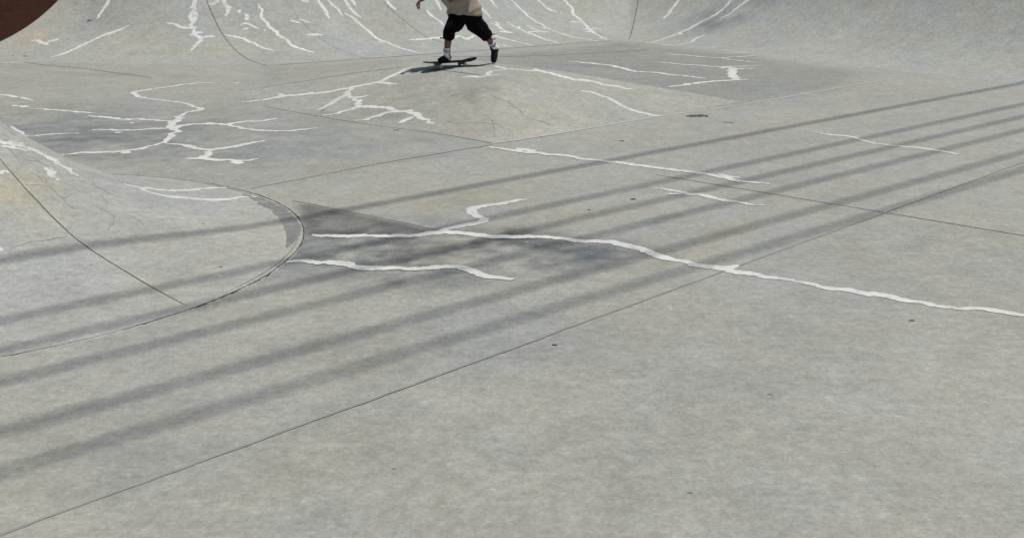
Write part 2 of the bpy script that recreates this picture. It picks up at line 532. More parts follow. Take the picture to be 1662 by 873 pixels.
BW = .078
for g in (
    # on the tall bank, from the left
    [[(179, -12), (178, 0), (168, 15), (158, 31)]],
    [[(80, 94), (100, 89), (125, 77), (155, 62), (185, 52), (210, 43)]],
    [[(50, 68), (60, 66), (68, 70), (78, 74)], [(74, 72), (84, 68), (95, 63)]],
    [(.12, [(315, -14), (316, 0), (317, 12), (316, 22), (319, 28), (313, 38), (314, 46)]), (.09, [(314, 18), (308, 27), (310, 36)]),
     [(270, 38), (285, 39), (298, 46), (312, 47), (321, 45)], [(307, 57), (318, 54), (329, 53)],
     (.09, [(314, 46), (320, 55), (328, 63), (324, 71), (316, 77), (309, 83)]), [(328, 63), (340, 60), (349, 61)]],
    [[(338, 6), (349, 4), (356, -3)]],
    [(.085, [(363, -10), (364, 0), (369, 12), (371, 18), (365, 27)])],
    [(.11, [(402, 23), (402, 34)]), [(389, 39), (402, 37), (412, 42), (422, 46)]],
    [(.085, [(415, 8), (423, 20), (429, 33), (440, 43), (452, 55), (466, 68), (480, 75), (497, 82), (511, 86)])],
    [[(362, 57), (375, 59), (392, 62), (408, 69), (425, 78), (445, 83)]],
    [[(471, 35), (487, 37)]], [[(485, 33), (493, 32), (504, 38)]], [[(497, 57), (505, 58), (513, 56), (524, 58)]],
    [(.12, [(489, -6), (494, 0), (500, 5)])],
    [[(512, -8), (514, 0), (520, 8), (528, 19), (534, 31)]],
    [[(531, -8), (534, 0), (540, 8), (550, 17), (556, 27)]],
    [[(555, -8), (559, 0), (566, 10), (575, 22), (585, 30)]],
    [[(569, -9), (572, 0), (577, 10)]],
    [[(560, 21), (572, 28), (585, 39), (600, 53), (612, 62), (625, 68), (645, 77), (670, 84), (698, 88)], [(615, 69), (626, 68)]],
    [(.10, [(622, -12), (628, 0), (633, 8), (640, 17)])],
    [[(690, 16), (705, 30), (722, 42)]],
    [[(701, -14), (708, 0), (713, 8), (717, 18)]],
    [[(663, 66), (690, 65), (715, 61), (735, 62), (745, 58), (751, 61), (757, 65), (763, 59), (772, 57)]],
    [[(768, -10), (775, 5), (782, 15), (790, 24), (799, 31)]],
    [[(793, -9), (798, 0), (803, 9), (809, 16)]],
    [[(797, 38), (807, 42), (815, 48), (822, 53)], [(804, 36), (810, 40), (808, 42)], [(811, 53), (822, 53), (833, 54)]],
    [[(821, 36), (832, 43), (845, 49), (858, 54), (875, 61), (895, 67), (908, 71)], [(858, 54), (862, 52), (878, 53)], [(840, 47), (843, 43)]],
    [[(823, -9), (829, 0), (838, 9), (850, 20), (862, 30), (873, 37), (885, 44), (898, 51), (925, 59), (950, 64), (975, 68)]],
    [[(854, 41), (866, 47), (880, 52), (893, 53)]], [[(879, 45), (886, 46)]],
    [[(868, -8), (873, 0), (882, 8), (890, 15), (905, 20)]],
    [[(788, 50), (800, 58), (820, 63), (845, 69), (868, 75)]], [[(805, 71), (820, 75), (835, 78)]],
    [(.09, [(905, -12), (914, 0), (927, 14), (933, 25), (943, 36), (955, 46), (965, 55), (978, 61), (988, 65)]),
     [(925, 35), (942, 37)], [(945, 48), (960, 47), (977, 49)], [(950, 52), (961, 52)]],
    [(.11, [(1107, -10), (1101, 0), (1095, 10), (1085, 22), (1076, 31)])],
    [[(1200, -17), (1187, 0), (1172, 17), (1160, 26), (1143, 33), (1125, 43), (1105, 53), (1085, 61), (1070, 66), (1057, 69)], [(1103, 55), (1108, 56)]],
    [[(1240, -18), (1218, -3), (1200, 10), (1185, 23), (1170, 31)]],
    [[(1097, 74), (1115, 71), (1127, 67), (1130, 63), (1145, 57)]],
):
    strip(g, BW, owner=1)
for q in ((388, 19, .10, 6), (430, 50, .05, 4), (688, 72, .05, 7), (398, 48, .06, 9)): dab(*q, owner=1)

FW = .10
for g in (
    # floor behind the pyramid
    [(.10, [(0, 103), (20, 102), (40, 101)])], [(.10, [(-60, 104), (-20, 103), (0, 103)])],
    [(.08, [(1018, 66), (1045, 69), (1080, 73), (1100, 76)])],
    [(.10, [(1077, 87), (1120, 91), (1168, 95), (1185, 93.5), (1230, 91)]), (.10, [(1172, 95), (1190, 98), (1240, 103)])],
    [(.10, [(1175, 87), (1200, 86), (1230, 84)])],
    [(.10, [(1063, 101), (1100, 104), (1150, 108), (1175, 109), (1235, 107.5)]), (.13, [(1170, 112), (1183, 108.5), (1196, 113), (1225, 111)]),
     (.15, [(1184, 110), (1190, 117), (1189, 124), (1192, 131)]), (.13, [(1088, 142), (1110, 138), (1140, 134), (1180, 131), (1215, 129)])],
    [(.12, [(920, 100), (950, 102), (985, 106), (1005, 110), (1025, 116), (1060, 118), (1100, 123), (1145, 128)])],
    # floor, left
    [(.09, [(355, 134), (325, 135), (300, 137), (270, 142), (235, 147), (222, 150), (215, 154), (225, 158), (260, 163), (300, 168), (315, 173), (330, 177), (318, 181), (303, 184)]),
     (.10, [(303, 184), (297, 186), (292, 192), (283, 198), (275, 203), (283, 208), (274, 210), (286, 213), (277, 217), (285, 221), (275, 228), (267, 233)]),
     [(267, 233), (250, 237), (220, 242), (205, 245), (190, 247), (150, 248), (115, 250.5), (100, 251.5), (91, 254)], [(207, 244), (195, 250)],
     [(207, 192), (240, 195), (270, 197), (280, 200)], [(140, 189), (165, 190), (190, 194), (215, 196)],
     [(150, 212), (155, 210), (200, 212), (240, 210), (275, 208), (300, 203), (340, 201), (365, 203), (385, 199), (400, 198), (425, 197), (450, 193)],
     [(365, 203), (390, 208), (420, 211), (450, 214), (480, 211), (517, 209)], [(341, 199), (346, 203)],
     [(270, 234), (297, 235), (310, 240), (330, 243), (345, 243), (380, 239), (400, 234), (432, 229)],
     (.11, [(337, 243), (336, 252), (333, 257), (345, 260), (375, 260), (395, 260), (420, 258)]), [(300, 258), (325, 257), (335, 256)]],
    [(.12, [(373, 263), (380, 265), (389, 267)])],
    [[(379, 135.5), (388, 136)]],
    [[(52, 176), (85, 178), (120, 182), (155, 184)]], [(.15, [(14, 172), (25, 173), (37, 175), (50, 174)])],
    [[(-40, 154), (0, 155), (20, 156), (45, 162), (62, 164)]],
    [(.05, [(17, 205), (26, 211), (37, 219), (48, 222)]), (.085, [(40, 221), (57, 222.5), (70, 220), (130, 217)])],
    [(.09, [(185, 216.5), (192, 215), (199, 215)])], [[(211, 200.5), (218, 200)]],
    # foot of the near mound
    [[(200, 298), (245, 308), (280, 310), (310, 309), (340, 306), (368, 306)]],
    [[(220, 304), (245, 313), (275, 320), (300, 321), (340, 323), (365, 322), (390, 319), (417, 319)]],
    # near floor
    [(.095, [(506, 382), (560, 383), (620, 383), (680, 381), (715, 377), (740, 378), (775, 381), (800, 384), (840, 384), (880, 385), (900, 386), (940, 392), (985, 393), (1015, 398), (1050, 408), (1080, 417), (1110, 425), (1140, 433), (1170, 436), (1200, 442), (1250, 451), (1290, 455)]),
     (.095, [(715, 377), (735, 370), (755, 365), (775, 362), (783, 358), (776, 350), (771, 345), (770, 338), (782, 335), (800, 333), (825, 327), (850, 323)]),
     (.07, [(1155, 434), (1180, 433), (1200, 431)])],
    [(.105, [(452, 427), (475, 426), (525, 427), (560, 432), (600, 435), (650, 437), (700, 436), (715, 433), (735, 436), (760, 440), (790, 446), (830, 455)])],
    [(.10, [(793, 238), (815, 241), (850, 247), (880, 249), (910, 252), (955, 259), (990, 263), (1020, 267), (1060, 272), (1100, 277), (1150, 283), (1175, 289), (1200, 292), (1250, 299)]), [(838, 241), (855, 243), (872, 247)], [(1170, 282), (1190, 286), (1200, 290)]],
    [(.09, [(1063, 306), (1085, 307), (1105, 312), (1120, 315), (1137, 316), (1150, 320), (1170, 325), (1200, 328), (1240, 334)]), (.07, [(1087, 317), (1108, 315)])],
):
    own = 3 if g[0][0] == (200, 298) or g[0][0] == (220, 304) else 0
    strip(g, FW, owner=own)
strip([[(411, 327.5), (419, 328.5)]], .03, owner=3)

for g in (
    [(.10, [(798, 107), (820, 112), (850, 115), (865, 115), (885, 117.5), (905, 123), (935, 129), (965, 134), (990, 139.5), (1010, 143.5), (1028, 145.5)]), (.06, [(864, 112), (873, 116)])],
    [(.10, [(752, 125.5), (780, 124.5), (798, 122.5), (812, 121)]), (.085, [(790, 123), (794, 116)]), (.07, [(794, 116), (815, 114), (822, 112)])],
    [(.10, [(943, 149), (955, 149), (975, 155), (992, 162), (1005, 170), (1025, 177), (1045, 184), (1072, 189)])],
    [(.10, [(681, 108), (665, 110), (650, 116), (635, 125), (620, 131), (610, 135), (600, 136), (570, 143), (540, 148), (515, 151), (480, 155), (455, 157), (430, 162), (390, 167)]),
     (.09, [(614, 132.5), (630, 135), (644, 137)]), (.09, [(451, 153), (458, 156), (470, 155)])],
    [(.10, [(571, 142), (566, 150), (560, 156), (545, 162), (538, 170), (525, 175), (512, 179)]),
     (.09, [(562, 154), (575, 159), (585, 158), (597, 155)]), (.11, [(575, 160), (580, 166), (586, 173)]),
     (.09, [(522, 188), (555, 183), (572, 176), (586, 173), (600, 174), (615, 175), (638, 175), (642, 180), (665, 183), (675, 186), (685, 191), (700, 198), (708, 200)]),
     (.09, [(577, 197), (600, 191), (620, 186), (641, 180)]), (.09, [(650, 201), (662, 197), (674, 190)])],
):
    strip(g, FW, owner=2)

# joints, seams and hairline cracks
def seam(lines, w, mat, name, owner, **kw):
    strip(lines, w, mat, name, owner, rag=kw.get('rag', .25), wander=kw.get('wander', .3), taper=kw.get('taper', .4), lift=.0006, smooth=kw.get('smooth', 2))
seam([[(330, -18), (335, 0), (343, 20), (360, 55), (380, 80), (405, 98), (435, 107)]], .016, M_seam, 'expansion_joint', 1)
seam([[(470, 8), (488, 35), (505, 50), (530, 70), (560, 84), (600, 95)]], .012, M_soft, 'expansion_joint', 1)
seam([[(622, 0), (633, 15), (655, 33), (680, 52), (695, 62), (720, 70), (745, 78)]], .013, M_seam, 'expansion_joint', 1)
seam([[(1038, -15), (1036, 0), (1028, 38), (1021, 64)]], .018, M_seam, 'expansion_joint', 1)
seam([[(435, 107), (560, 98), (700, 88), (900, 73), (1000, 66)]], .05, M_mid, 'expansion_joint', 0)
seam([[(40, 101), (80, 107), (130, 110), (170, 116), (215, 121), (245, 126)]], .07, M_mid, 'expansion_joint', 0)
seam([[(700, 92), (850, 92), (960, 87), (1050, 81)]], .05, M_mid, 'expansion_joint', 0)
seam([[(376, 150), (470, 136), (560, 121), (620, 113), (660, 109)]], .03, M_soft, 'edge_joint', 2)
seam([[(425, 172), (500, 186), (600, 203), (710, 216), (802, 233)]], .016, M_mid, 'edge_joint', 2)
seam([[(690, 112), (725, 115), (760, 120), (790, 124)]], .02, M_seam, 'edge_joint', 2)
seam([[(803, 233), (900, 218), (985, 203), (1075, 188), (1200, 171)]], .045, M_light, 'edge_joint', 2)
seam([[(408, 306), (500, 288), (600, 268), (700, 251), (798, 235)]], .028, M_mid, 'expansion_joint', 0)
seam([[(475, 326), (520, 334), (600, 350), (660, 362), (712, 374)]], .03, M_soft, 'expansion_joint', 0)
seam([[(-10, 247), (0, 258), (30, 293), (60, 326), (100, 366), (130, 393), (170, 420), (208, 443), (250, 468), (303, 496)]], .009, M_seam, 'expansion_joint', 3)
ring = [(MC[0]+(MR-.012)*math.cos(a), MC[1]+(MR-.012)*math.sin(a)) for a in np.linspace(-.75, 1.0, 70)]
_hit = hit
def hit(px, py): return np.array([px, py]) if isinstance(px, np.floating) or isinstance(px, float) else _hit(px, py)
seam([ring], .012, M_seam, 'edge_joint', 3, smooth=0, rag=.6)
ring0 = [(MC[0]+(MR-.012)*math.cos(a), MC[1]+(MR-.012)*math.sin(a)) for a in np.concatenate([np.linspace(.95, 1.75, 40)])]
ring9 = [(MC[0]+(MR-.012)*math.cos(a), MC[1]+(MR-.012)*math.sin(a)) for a in np.linspace(-1.9, -.7, 50)]
ring2 = [(MC[0]+(MR-.055)*math.cos(a), MC[1]+(MR-.055)*math.sin(a)) for a in np.linspace(-.4, 1.0, 70)]
for rg in (ring0, ring9): seam([rg], .011, M_soft, 'edge_joint', 3, smooth=0, rag=.6)
seam([ring2], .012, M_soft, 'edge_joint', 3, smooth=0, rag=.8)
patch = [(MC[0]+(MR-.105)*math.cos(a), MC[1]+(MR-.105)*math.sin(a)) for a in np.linspace(.0, .76, 60)]
strip([patch], .14, M_mortar, 'mortar_patch', 3, smooth=0, rag=.16, wander=.12, taper=1.1, lift=.001, blunt=.03)
hit = _hit
for ln, w in (
    ([(40, 300), (58, 300), (75, 301), (88, 307), (93, 317), (103, 323), (106, 330), (118, 339)], .010),
    ([(103, 322), (112, 319), (117, 314)], .008), ([(76, 301), (78, 293), (70, 285)], .009),
    ([(113, 300), (122, 303), (132, 312)], .008), ([(163, 315), (168, 322), (172, 330)], .008),
    ([(150, 297), (160, 305), (180, 315), (200, 322)], .006), ([(15, 412), (22, 402), (45, 396), (63, 392), (75, 390), (95, 386), (110, 385)], .009),
    ([(150, 333), (175, 345), (185, 352), (182, 366), (174, 373)], .007), ([(30, 253), (45, 262), (62, 262), (80, 272), (92, 280)], .008),
    ([(15, 240), (30, 256), (33, 268)], .007), ([(200, 345), (222, 355), (233, 366)], .006), ([(50, 280), (62, 286), (70, 297)], .007),
    ([(5, 208), (18, 214), (28, 222)], .008)):
    seam([ln], w*.62, M_soft, 'hairline_crack', 3, rag=.8, wander=5.0, taper=.3, smooth=0)
for ln, w in (
    ([(765, 140), (772, 150), (760, 158), (778, 165)], .012), ([(728, 197), (740, 200), (775, 199), (800, 200), (815, 204)], .012),
    ([(800, 152), (815, 163), (835, 172), (848, 182), (856, 191), (875, 197), (900, 205)], .012), ([(826, 165), (832, 174), (846, 173)], .010),
    ([(790, 186), (800, 198), (803, 214), (806, 224)], .012)):
    seam([ln], w, M_mid, 'hairline_crack', 2, rag=.8, wander=5.0, taper=.4, smooth=0)
# white paint smeared on the mound's crest
for g in ([(.085, [(-12, 231), (0, 231), (18, 233), (35, 235), (60, 243), (85, 258), (110, 273), (138, 287)])], [(.03, [(0, 237), (25, 239), (45, 245)])], [(.035, [(10, 227), (30, 230), (55, 238)])],
          [(.07, [(74, 271), (81, 280), (88, 287), (97, 294)])], [(.03, [(79, 270), (88, 280)])], [(.05, [(-6, 281), (5, 278), (14, 279)])], [(.05, [(-8, 408), (6, 406)])]):
    strip(g, .05, M_smear, 'paint_smear', 3, rag=1.3, wander=1.2, taper=.3)
strip([[(1120, 190), (1129, 188.5), (1138, 190)], [(1126, 187), (1140, 187.5), (1144, 190)]], .09, M_seam, 'oil_spot', 0, rag=1.0, taper=.05)
strip([[(1174, 198.5), (1181, 199), (1190, 200)]], .05, M_seam, 'oil_spot', 0, rag=1.0, taper=.05)
strip([[(1023, 323), (1031, 324)]], .03, M_seam, 'oil_spot', 0, rag=.8, taper=.05)
strip([[(522, 181), (526, 178.5), (530, 178)]], .03, M_seam, 'oil_spot', 2, rag=.8, taper=.05)
strip([[(141, 35), (145, 33.5), (149, 33)]], .05, M_seam, 'oil_spot', 1, rag=.8, taper=.05)
for px, py, w_, l_ in ((956, 341, .014, 5), (1009, 229, .02, 7), (958, 190, .015, 3), (330, 364, .012, 4), (358, 434, .01, 4), (148, 430, .01, 3), (40, 92, .04, 6), (21, 91, .04, 4), (643, 212, .03, 4),
                       (1250, 640, .012, 9), (420, 640, .010, 7), (900, 560, .012, 8), (1480, 520, .014, 9), (640, 760, .008, 8), (1120, 800, .008, 9)):
    strip([[(px-l_/2, py), (px, py-.4), (px+l_/2, py+.3)]], w_, M_seam, 'dirt_speck', owner_at(*hit(px, py)), taper=.02, rag=.9)
# the same slab carries on beside and in front of the camera
seam([[(1200, 171), (1330, 148), (1440, 130)]], .04, M_light, 'expansion_joint', 0)
jd = gp(798, 235)-gp(408, 306); jn = gp(802, 233)-gp(425, 172)
def floor_line(a, d, t0, t1, n=12):
    d = d/np.hypot(*d); return [np.array(a)+d*t for t in np.linspace(t0, t1, n)]
_gp = gp
def gp(px, py, z=0.0): return np.array([px, py]) if isinstance(px, np.floating) else _gp(px, py, z)
seam([floor_line((.9, 7.6), jd, -9, 9, 30)], .02, M_mid, 'expansion_joint', 0, smooth=0)
seam([floor_line((3.55, 10.0), jn, -2.8, 5)], .02, M_mid, 'expansion_joint', 0, smooth=0)
gp = _gp
for g in ([(.085, [(1290, 455), (1330, 462), (1390, 476), (1450, 480), (1530, 497), (1610, 503), (1700, 520)])],
          [(.08, [(1320, 215), (1380, 222), (1430, 236), (1500, 240), (1560, 251)])]):
    strip(g, .08, owner=0)
for q in ((724, 334), (960, 413), (855, 394), (640, 213), (663, 214)):
    dab(*q, .02, 3, owner=0 if q[1] > 216 else 2, mat=M_worn)

# ------------------------------------------------------------------ brown block wall at the far left
def block_wall():
    m, n, b = new_mat('brown_painted_block')
    N, Lk = n.nodes, n.links
    tc = N.new('ShaderNodeTexCoord')
    br = N.new('ShaderNodeTexBrick')
    mp = N.new('ShaderNodeMapping'); mp.inputs['Rotation'].default_value = (math.radians(90), 0, 0)
    Lk.new(tc.outputs['Object'], mp.inputs['Vector']); Lk.new(mp.outputs[0], br.inputs['Vector'])
    br.inputs['Scale'].default_value = 1.0
    br.inputs['Brick Width'].default_value = .40; br.inputs['Row Height'].default_value = .20
    br.inputs['Mortar Size'].default_value = .006; br.inputs['Mortar Smooth'].default_value = .3
    br.inputs['Color1'].default_value = (.060, .021, .012, 1); br.inputs['Color2'].default_value = (.068, .025, .0145, 1)
    br.inputs['Mortar'].default_value = (.085, .036, .022, 1)
    nz = N.new('ShaderNodeTexNoise'); nz.inputs['Scale'].default_value = 5; nz.inputs['Detail'].default_value = 8; nz.inputs['Roughness'].default_value = .7
    Lk.new(tc.outputs['Object'], nz.inputs['Vector'])
    r = N.new('ShaderNodeMapRange'); r.inputs[1].default_value = .3; r.inputs[2].default_value = .7; r.inputs[3].default_value = .82; r.inputs[4].default_value = 1.15
    Lk.new(nz.outputs[0], r.inputs[0])
    v = N.new('ShaderNodeVectorMath'); v.operation = 'SCALE'
    Lk.new(br.outputs['Color'], v.inputs[0]); Lk.new(r.outputs[0], v.inputs['Scale'])
    Lk.new(v.outputs[0], b.inputs['Base Color'])
    b.inputs['Roughness'].default_value = .6; b.inputs['Specular IOR Level'].default_value = .25
    bp = N.new('ShaderNodeBump'); bp.inputs['Strength'].default_value = .4; bp.inputs['Distance'].default_value = .006; bp.invert = True
    Lk.new(br.outputs['Fac'], bp.inputs['Height']); Lk.new(bp.outputs[0], b.inputs['Normal'])
    return m
sil = np.array([hit(*q) for q in [(0, 68), (20, 58), (40, 46), (60, 33), (75, 20), (88, 7), (95, 0)]])
c = sil.mean(0); u, s_, vt = np.linalg.svd(sil-c)
wd = vt[0] if vt[0][0] > 0 else -vt[0]
print('WALL', sil.round(2).tolist(), wd, s_)
def box_mesh(lo, hi, bev=0.0):
    bm = bmesh.new(); bmesh.ops.create_cube(bm, size=1)
    for v in bm.verts: v.co = Vector([lo[i]+(v.co[i]+.5)*(hi[i]-lo[i]) for i in range(3)])
    if bev: bmesh.ops.bevel(bm, geom=bm.edges[:], offset=bev, segments=2, affect='EDGES')
    me = bpy.data.meshes.new('b'); bm.to_mesh(me); bm.free(); return me
wall = bpy.data.objects.new('block_wall', None); COL.objects.link(wall)
wall.location = (c[0], c[1], 0); wall.rotation_euler = (0, 0, math.atan2(wd[1], wd[0]))
tag(wall, 'dark reddish brown painted block wall beside the curved bank in the top left corner', 'wall')
link_mesh('masonry', box_mesh((-9, 0, -.3), (2.2, .2, 3.4)), block_wall(), wall, smooth=False)
link_mesh('coping', box_mesh((-9.03, -.03, 3.402), (2.23, .23, 3.47), .01), simple('coping_concrete', (.3, .29, .27), .8, .3, .1, 12), wall, smooth=False)

# ------------------------------------------------------------------ invented overhead cables, out of view, added to cast the soft shadow bands
M_cable = simple('cable_jacket', (.04, .04, .042), .5, .4, .1)
M_steel = simple('galvanised_steel', (.32, .33, .34), .45, .5, .12, 6)
def tube_mesh(pts, rad, n=12):
    V, Fq = [], []
    pts = [Vector(p) for p in pts]
    for i, p in enumerate(pts):
        t = (pts[min(i+1, len(pts)-1)]-pts[max(i-1, 0)]).normalized()
        a = t.cross(Vector((0, 0, 1)) if abs(t.z) < .95 else Vector((1, 0, 0))).normalized(); b2 = t.cross(a)
        r = rad[i] if hasattr(rad, '__len__') else rad
        for k in range(n):
            an = 2*math.pi*k/n
            V.append(p+a*math.cos(an)*r+b2*math.sin(an)*r)
    for i in range(len(pts)-1):
        for k in range(n):
            Fq.append((i*n+k, i*n+(k+1) % n, (i+1)*n+(k+1) % n, (i+1)*n+k))
    me = mesh_np([tuple(v) for v in V], Fq)
    return me
band = [[(600, 331), (820, 294), (1035, 251), (1200, 222)], [(720, 372), (900, 329), (1080, 294), (1200, 268)], [(900, 367), (1000, 340), (1110, 312), (1200, 296)],
        [(860, 408), (950, 386), (1060, 358), (1200, 325)], [(950, 441), (1060, 412), (1100, 400), (1200, 372)], [(1090, 443), (1200, 412)]]
allp = [np.array([ground(*q)[:2] for q in b_]) for b_ in band]
dirs = []
for P in allp[:4]:
    d = P[-1]-P[0]; dirs.append(math.atan2(d[1], d[0]))
CA = float(np.mean(dirs)); cd = np.array([math.cos(CA), math.sin(CA)]); cn = np.array([-cd[1], cd[0]])
print('CABLE dirs', [round(math.degrees(a), 1) for a in dirs], [round(float(np.mean(P@cn)), 2) for P in allp])
HC = 21.0
sh = np.array([SUN.x, SUN.y])/SUN.z*HC
SPAN = 45.0
mid = np.array([0, 10.0])+sh
offs = [float(np.mean(P@cn)) for P in allp]
rads = [.042, .036, .036, .034, .034, .032]
oc = float(np.mean(offs))
for i, (of, r) in enumerate(zip(offs, rads)):
    base = cn*(of+sh@cn)+cd*(mid@cd)
    pts = [(base[0]+cd[0]*t, base[1]+cd[1]*t, HC-.0+.0*t*t) for t in np.linspace(-SPAN, SPAN, 31)]
    o = link_mesh('power_cable', tube_mesh(pts, r), M_cable)
    tag(o, 'black power cable strung high overhead between two steel poles', 'cable', 'overhead power cables')
for k, sgn in enumerate((-1, 1)):  # unseen poles, added to carry the invented cables
    base = cn*(oc+sh@cn)+cd*(mid@cd+sgn*SPAN)
    e = bpy.data.objects.new('power_pole', None); COL.objects.link(e)
    e.location = (base[0], base[1], 0); e.rotation_euler = (0, 0, CA)
    tag(e, ['grey steel power pole holding the near ends of the cables', 'grey steel power pole holding the far ends of the cables'][k], 'pole', 'power poles')
    link_mesh('shaft', tube_mesh([(0, 0, -.2), (0, 0, 8), (0, 0, 16), (0, 0, 21.6)], [.3, .25, .2, .15], 20), M_steel, e)
    arm = link_mesh('crossarm', box_mesh((-.09, -3.6, HC-.36), (.09, 3.6, HC-.18), .01), M_steel, e, smooth=False)
    for of in offs:
        link_mesh('insulator', tube_mesh([(0, of-oc, HC-.18), (0, of-oc, HC-.12), (0, of-oc, HC-.07), (0, of-oc, HC-.02)], [.03, .07, .05, .06], 12), M_steel, arm)

# ------------------------------------------------------------------ skateboard
def remeshed(parts_bm, voxel, smooth_it=4, fac=.5, disp=None):
    me = bpy.data.meshes.new('tmp'); parts_bm.to_mesh(me); parts_bm.free()
    ob = bpy.data.objects.new('tmp', me); COL.objects.link(ob)
    m = ob.modifiers.new('r', 'REMESH'); m.mode = 'VOXEL'; m.voxel_size = voxel
    if smooth_it:
        s = ob.modifiers.new('s', 'SMOOTH'); s.factor = fac; s.iterations = smooth_it
    dg = bpy.context.evaluated_depsgraph_get(); dg.update()
    res = bpy.data.meshes.new_from_object(ob.evaluated_get(dg))
    bpy.data.objects.remove(ob); bpy.data.meshes.remove(me)
    if disp:
        n = len(res.vertices); co = np.empty(n*3, np.float32); no = np.empty(n*3, np.float32)
        res.vertices.foreach_get('co', co); res.vertices.foreach_get('normal', no)
        co = co.reshape(-1, 3); no = no.reshape(-1, 3)
        co += no*disp(co)[:, None]
        res.vertices.foreach_set('co', co.ravel().astype(np.float32)); res.update()
    return res

def limb(bm, pts, rads, n=14, flat=False, up=None, cap=True):
    """closed tapered tube; rads: r or (r_side, r_other) per point, rounded ends unless flat"""
    pts = [Vector(p) for p in pts]
    R2 = [(r, r) if not hasattr(r, '__len__') else r for r in rads]
    if not flat:
        t0 = (pts[0]-pts[1]).normalized(); t1 = (pts[-1]-pts[-2]).normalized()
        m0, m1 = min(R2[0]), min(R2[-1])
        pre = [(pts[0]+t0*m0*math.sin(a), (R2[0][0]*math.cos(a), R2[0][1]*math.cos(a))) for a in (1.45, 1.1, .75, .38)]
        post = [(pts[-1]+t1*m1*math.sin(a), (R2[-1][0]*math.cos(a), R2[-1][1]*math.cos(a))) for a in (.38, .75, 1.1, 1.45)]
        pts = [p for p, _ in pre]+pts+[p for p, _ in post]
        R2 = [r for _, r in pre]+R2+[r for _, r in post]
    rings = []
    ref = Vector(up) if up else None
    for i, p in enumerate(pts):
        t = (pts[min(i+1, len(pts)-1)]-pts[max(i-1, 0)]).normalized()
        if ref is None: ref = Vector((0, 1, 0)) if abs(t.y) < .8 else Vector((1, 0, 0))
        b = (ref-t*ref.dot(t)).normalized(); a = b.cross(t)
        rings.append([bm.verts.new(p+a*math.cos(2*math.pi*k/n)*R2[i][0]+b*math.sin(2*math.pi*k/n)*R2[i][1]) for k in range(n)])
    for r0, r1 in zip(rings[:-1], rings[1:]):
        for k in range(n): bm.faces.new((r0[k], r0[(k+1) % n], r1[(k+1) % n], r1[k]))
    if cap:
        bm.faces.new(rings[0][::-1]); bm.faces.new(rings[-1])
    return bm

def ball(bm, c, r, seg=16):
    M = Matrix.Translation(Vector(c)) @ Matrix.Diagonal((*r, 1)) if hasattr(r, '__len__') else Matrix.Translation(Vector(c)) @ Matrix.Scale(r, 4)
    bmesh.ops.create_uvsphere(bm, u_segments=seg, v_segments=seg//2+2, radius=1, matrix=M)

BO = ground(731, 109, PTOP)                    # where the board stands on the flat top
board_xy = BO[:2]
zb = float(h_all(*board_xy))
BOARD_YAW = math.radians(32)
board = bpy.data.objects.new('skateboard', None); COL.objects.link(board)
board.location = (board_xy[0], board_xy[1], zb+.002); board.rotation_euler = (0, 0, BOARD_YAW)
tag(board, 'black skateboard with cream wheels under the skateboarder front foot', 'skateboard')
M_deck = simple('black_deck', (.008, .008, .009), .5, .3, .3, 20)
M_grip = simple('grip_tape', (.014, .0145, .016), .75, .5, .35, 60, .5, 900)
M_wheel = simple('cream_urethane', (.62, .50, .24), .4, .5, .15, 30)
M_truck = simple('truck_metal', (.16, .16, .165), .4, .6, .2, 30)
M_ply = simple('deck_ply', (.40, .27, .13), .55, .4, .2, 30)
DL, DW, DZ = .455, .105, .074
def deck_z(x):
    e = np.clip((abs(x)-.275)/.17, 0, 1)
    return DZ+(.044 if x > 0 else .022)*e**1.25
def deck(thk, z_off, inset=0.0):
    V, Fq = [], []
    xs = DL*np.sin(np.linspace(-math.pi/2, math.pi/2, 61))
    m = 9
    for x in xs:
        e = max(0, (abs(x)-(DL-.115))/.115)
        hw = max((DW-inset)*math.sqrt(max(1-e*e, 0)), .002)
        for j in range(m):
            y = hw*(j/(m-1)*2-1)
            V.append((x*(1-inset*1.0), y, deck_z(x)+z_off+.006*(abs(y)/DW)**2))
    N0 = len(V)
    V += [(a, b, c_-thk) for a, b, c_ in V]
    nx = len(xs)
    for i in range(nx-1):
        for j in range(m-1):
            a = i*m+j
            Fq.append((a, a+m, a+m+1, a+1)); Fq.append((N0+a, N0+a+1, N0+a+m+1, N0+a+m))
        a = i*m; Fq.append((a, N0+a, N0+a+m, a+m))
        a = i*m+m-1; Fq.append((a, a+m, N0+a+m, N0+a))
    for j in range(m-1):
        Fq.append((j, j+1, N0+j+1, N0+j)); a = (nx-1)*m+j; Fq.append((a, N0+a, N0+a+1, a+1))
    return mesh_np(V, Fq)
link_mesh('deck', deck(.011, 0), M_deck, board)
link_mesh('grip_tape', deck(.0012, .0022, .002), M_grip, board)
for sx in (-.21, .21):
    bm = bmesh.new()
    limb(bm, [(sx, -.075, .032), (sx, .075, .032)], [.009, .009])
    limb(bm, [(sx, -.055, .034), (sx, 0, .045), (sx, .055, .034)], [.012, .02, .012])
    limb(bm, [(sx, 0, .040), (sx-.02*np.sign(sx), 0, .058)], [.018, .026])
    tr = link_mesh('truck', remeshed(bm, .004, 2), M_truck, board)
    link_mesh('baseplate', box_mesh((sx-.05, -.028, DZ-.026), (sx+.05, .028, DZ-.0125), .003), M_truck, tr, smooth=False)
    for sy in (-1, 1):
        yy = sy*.088
        w = link_mesh('wheel', tube_mesh([(sx, yy-.019, .027), (sx, yy-.018, .027), (sx, yy-.012, .027), (sx, yy+.012, .027), (sx, yy+.018, .027), (sx, yy+.019, .027)], [.008, .023, .027, .027, .023, .008], 24), M_wheel, board)

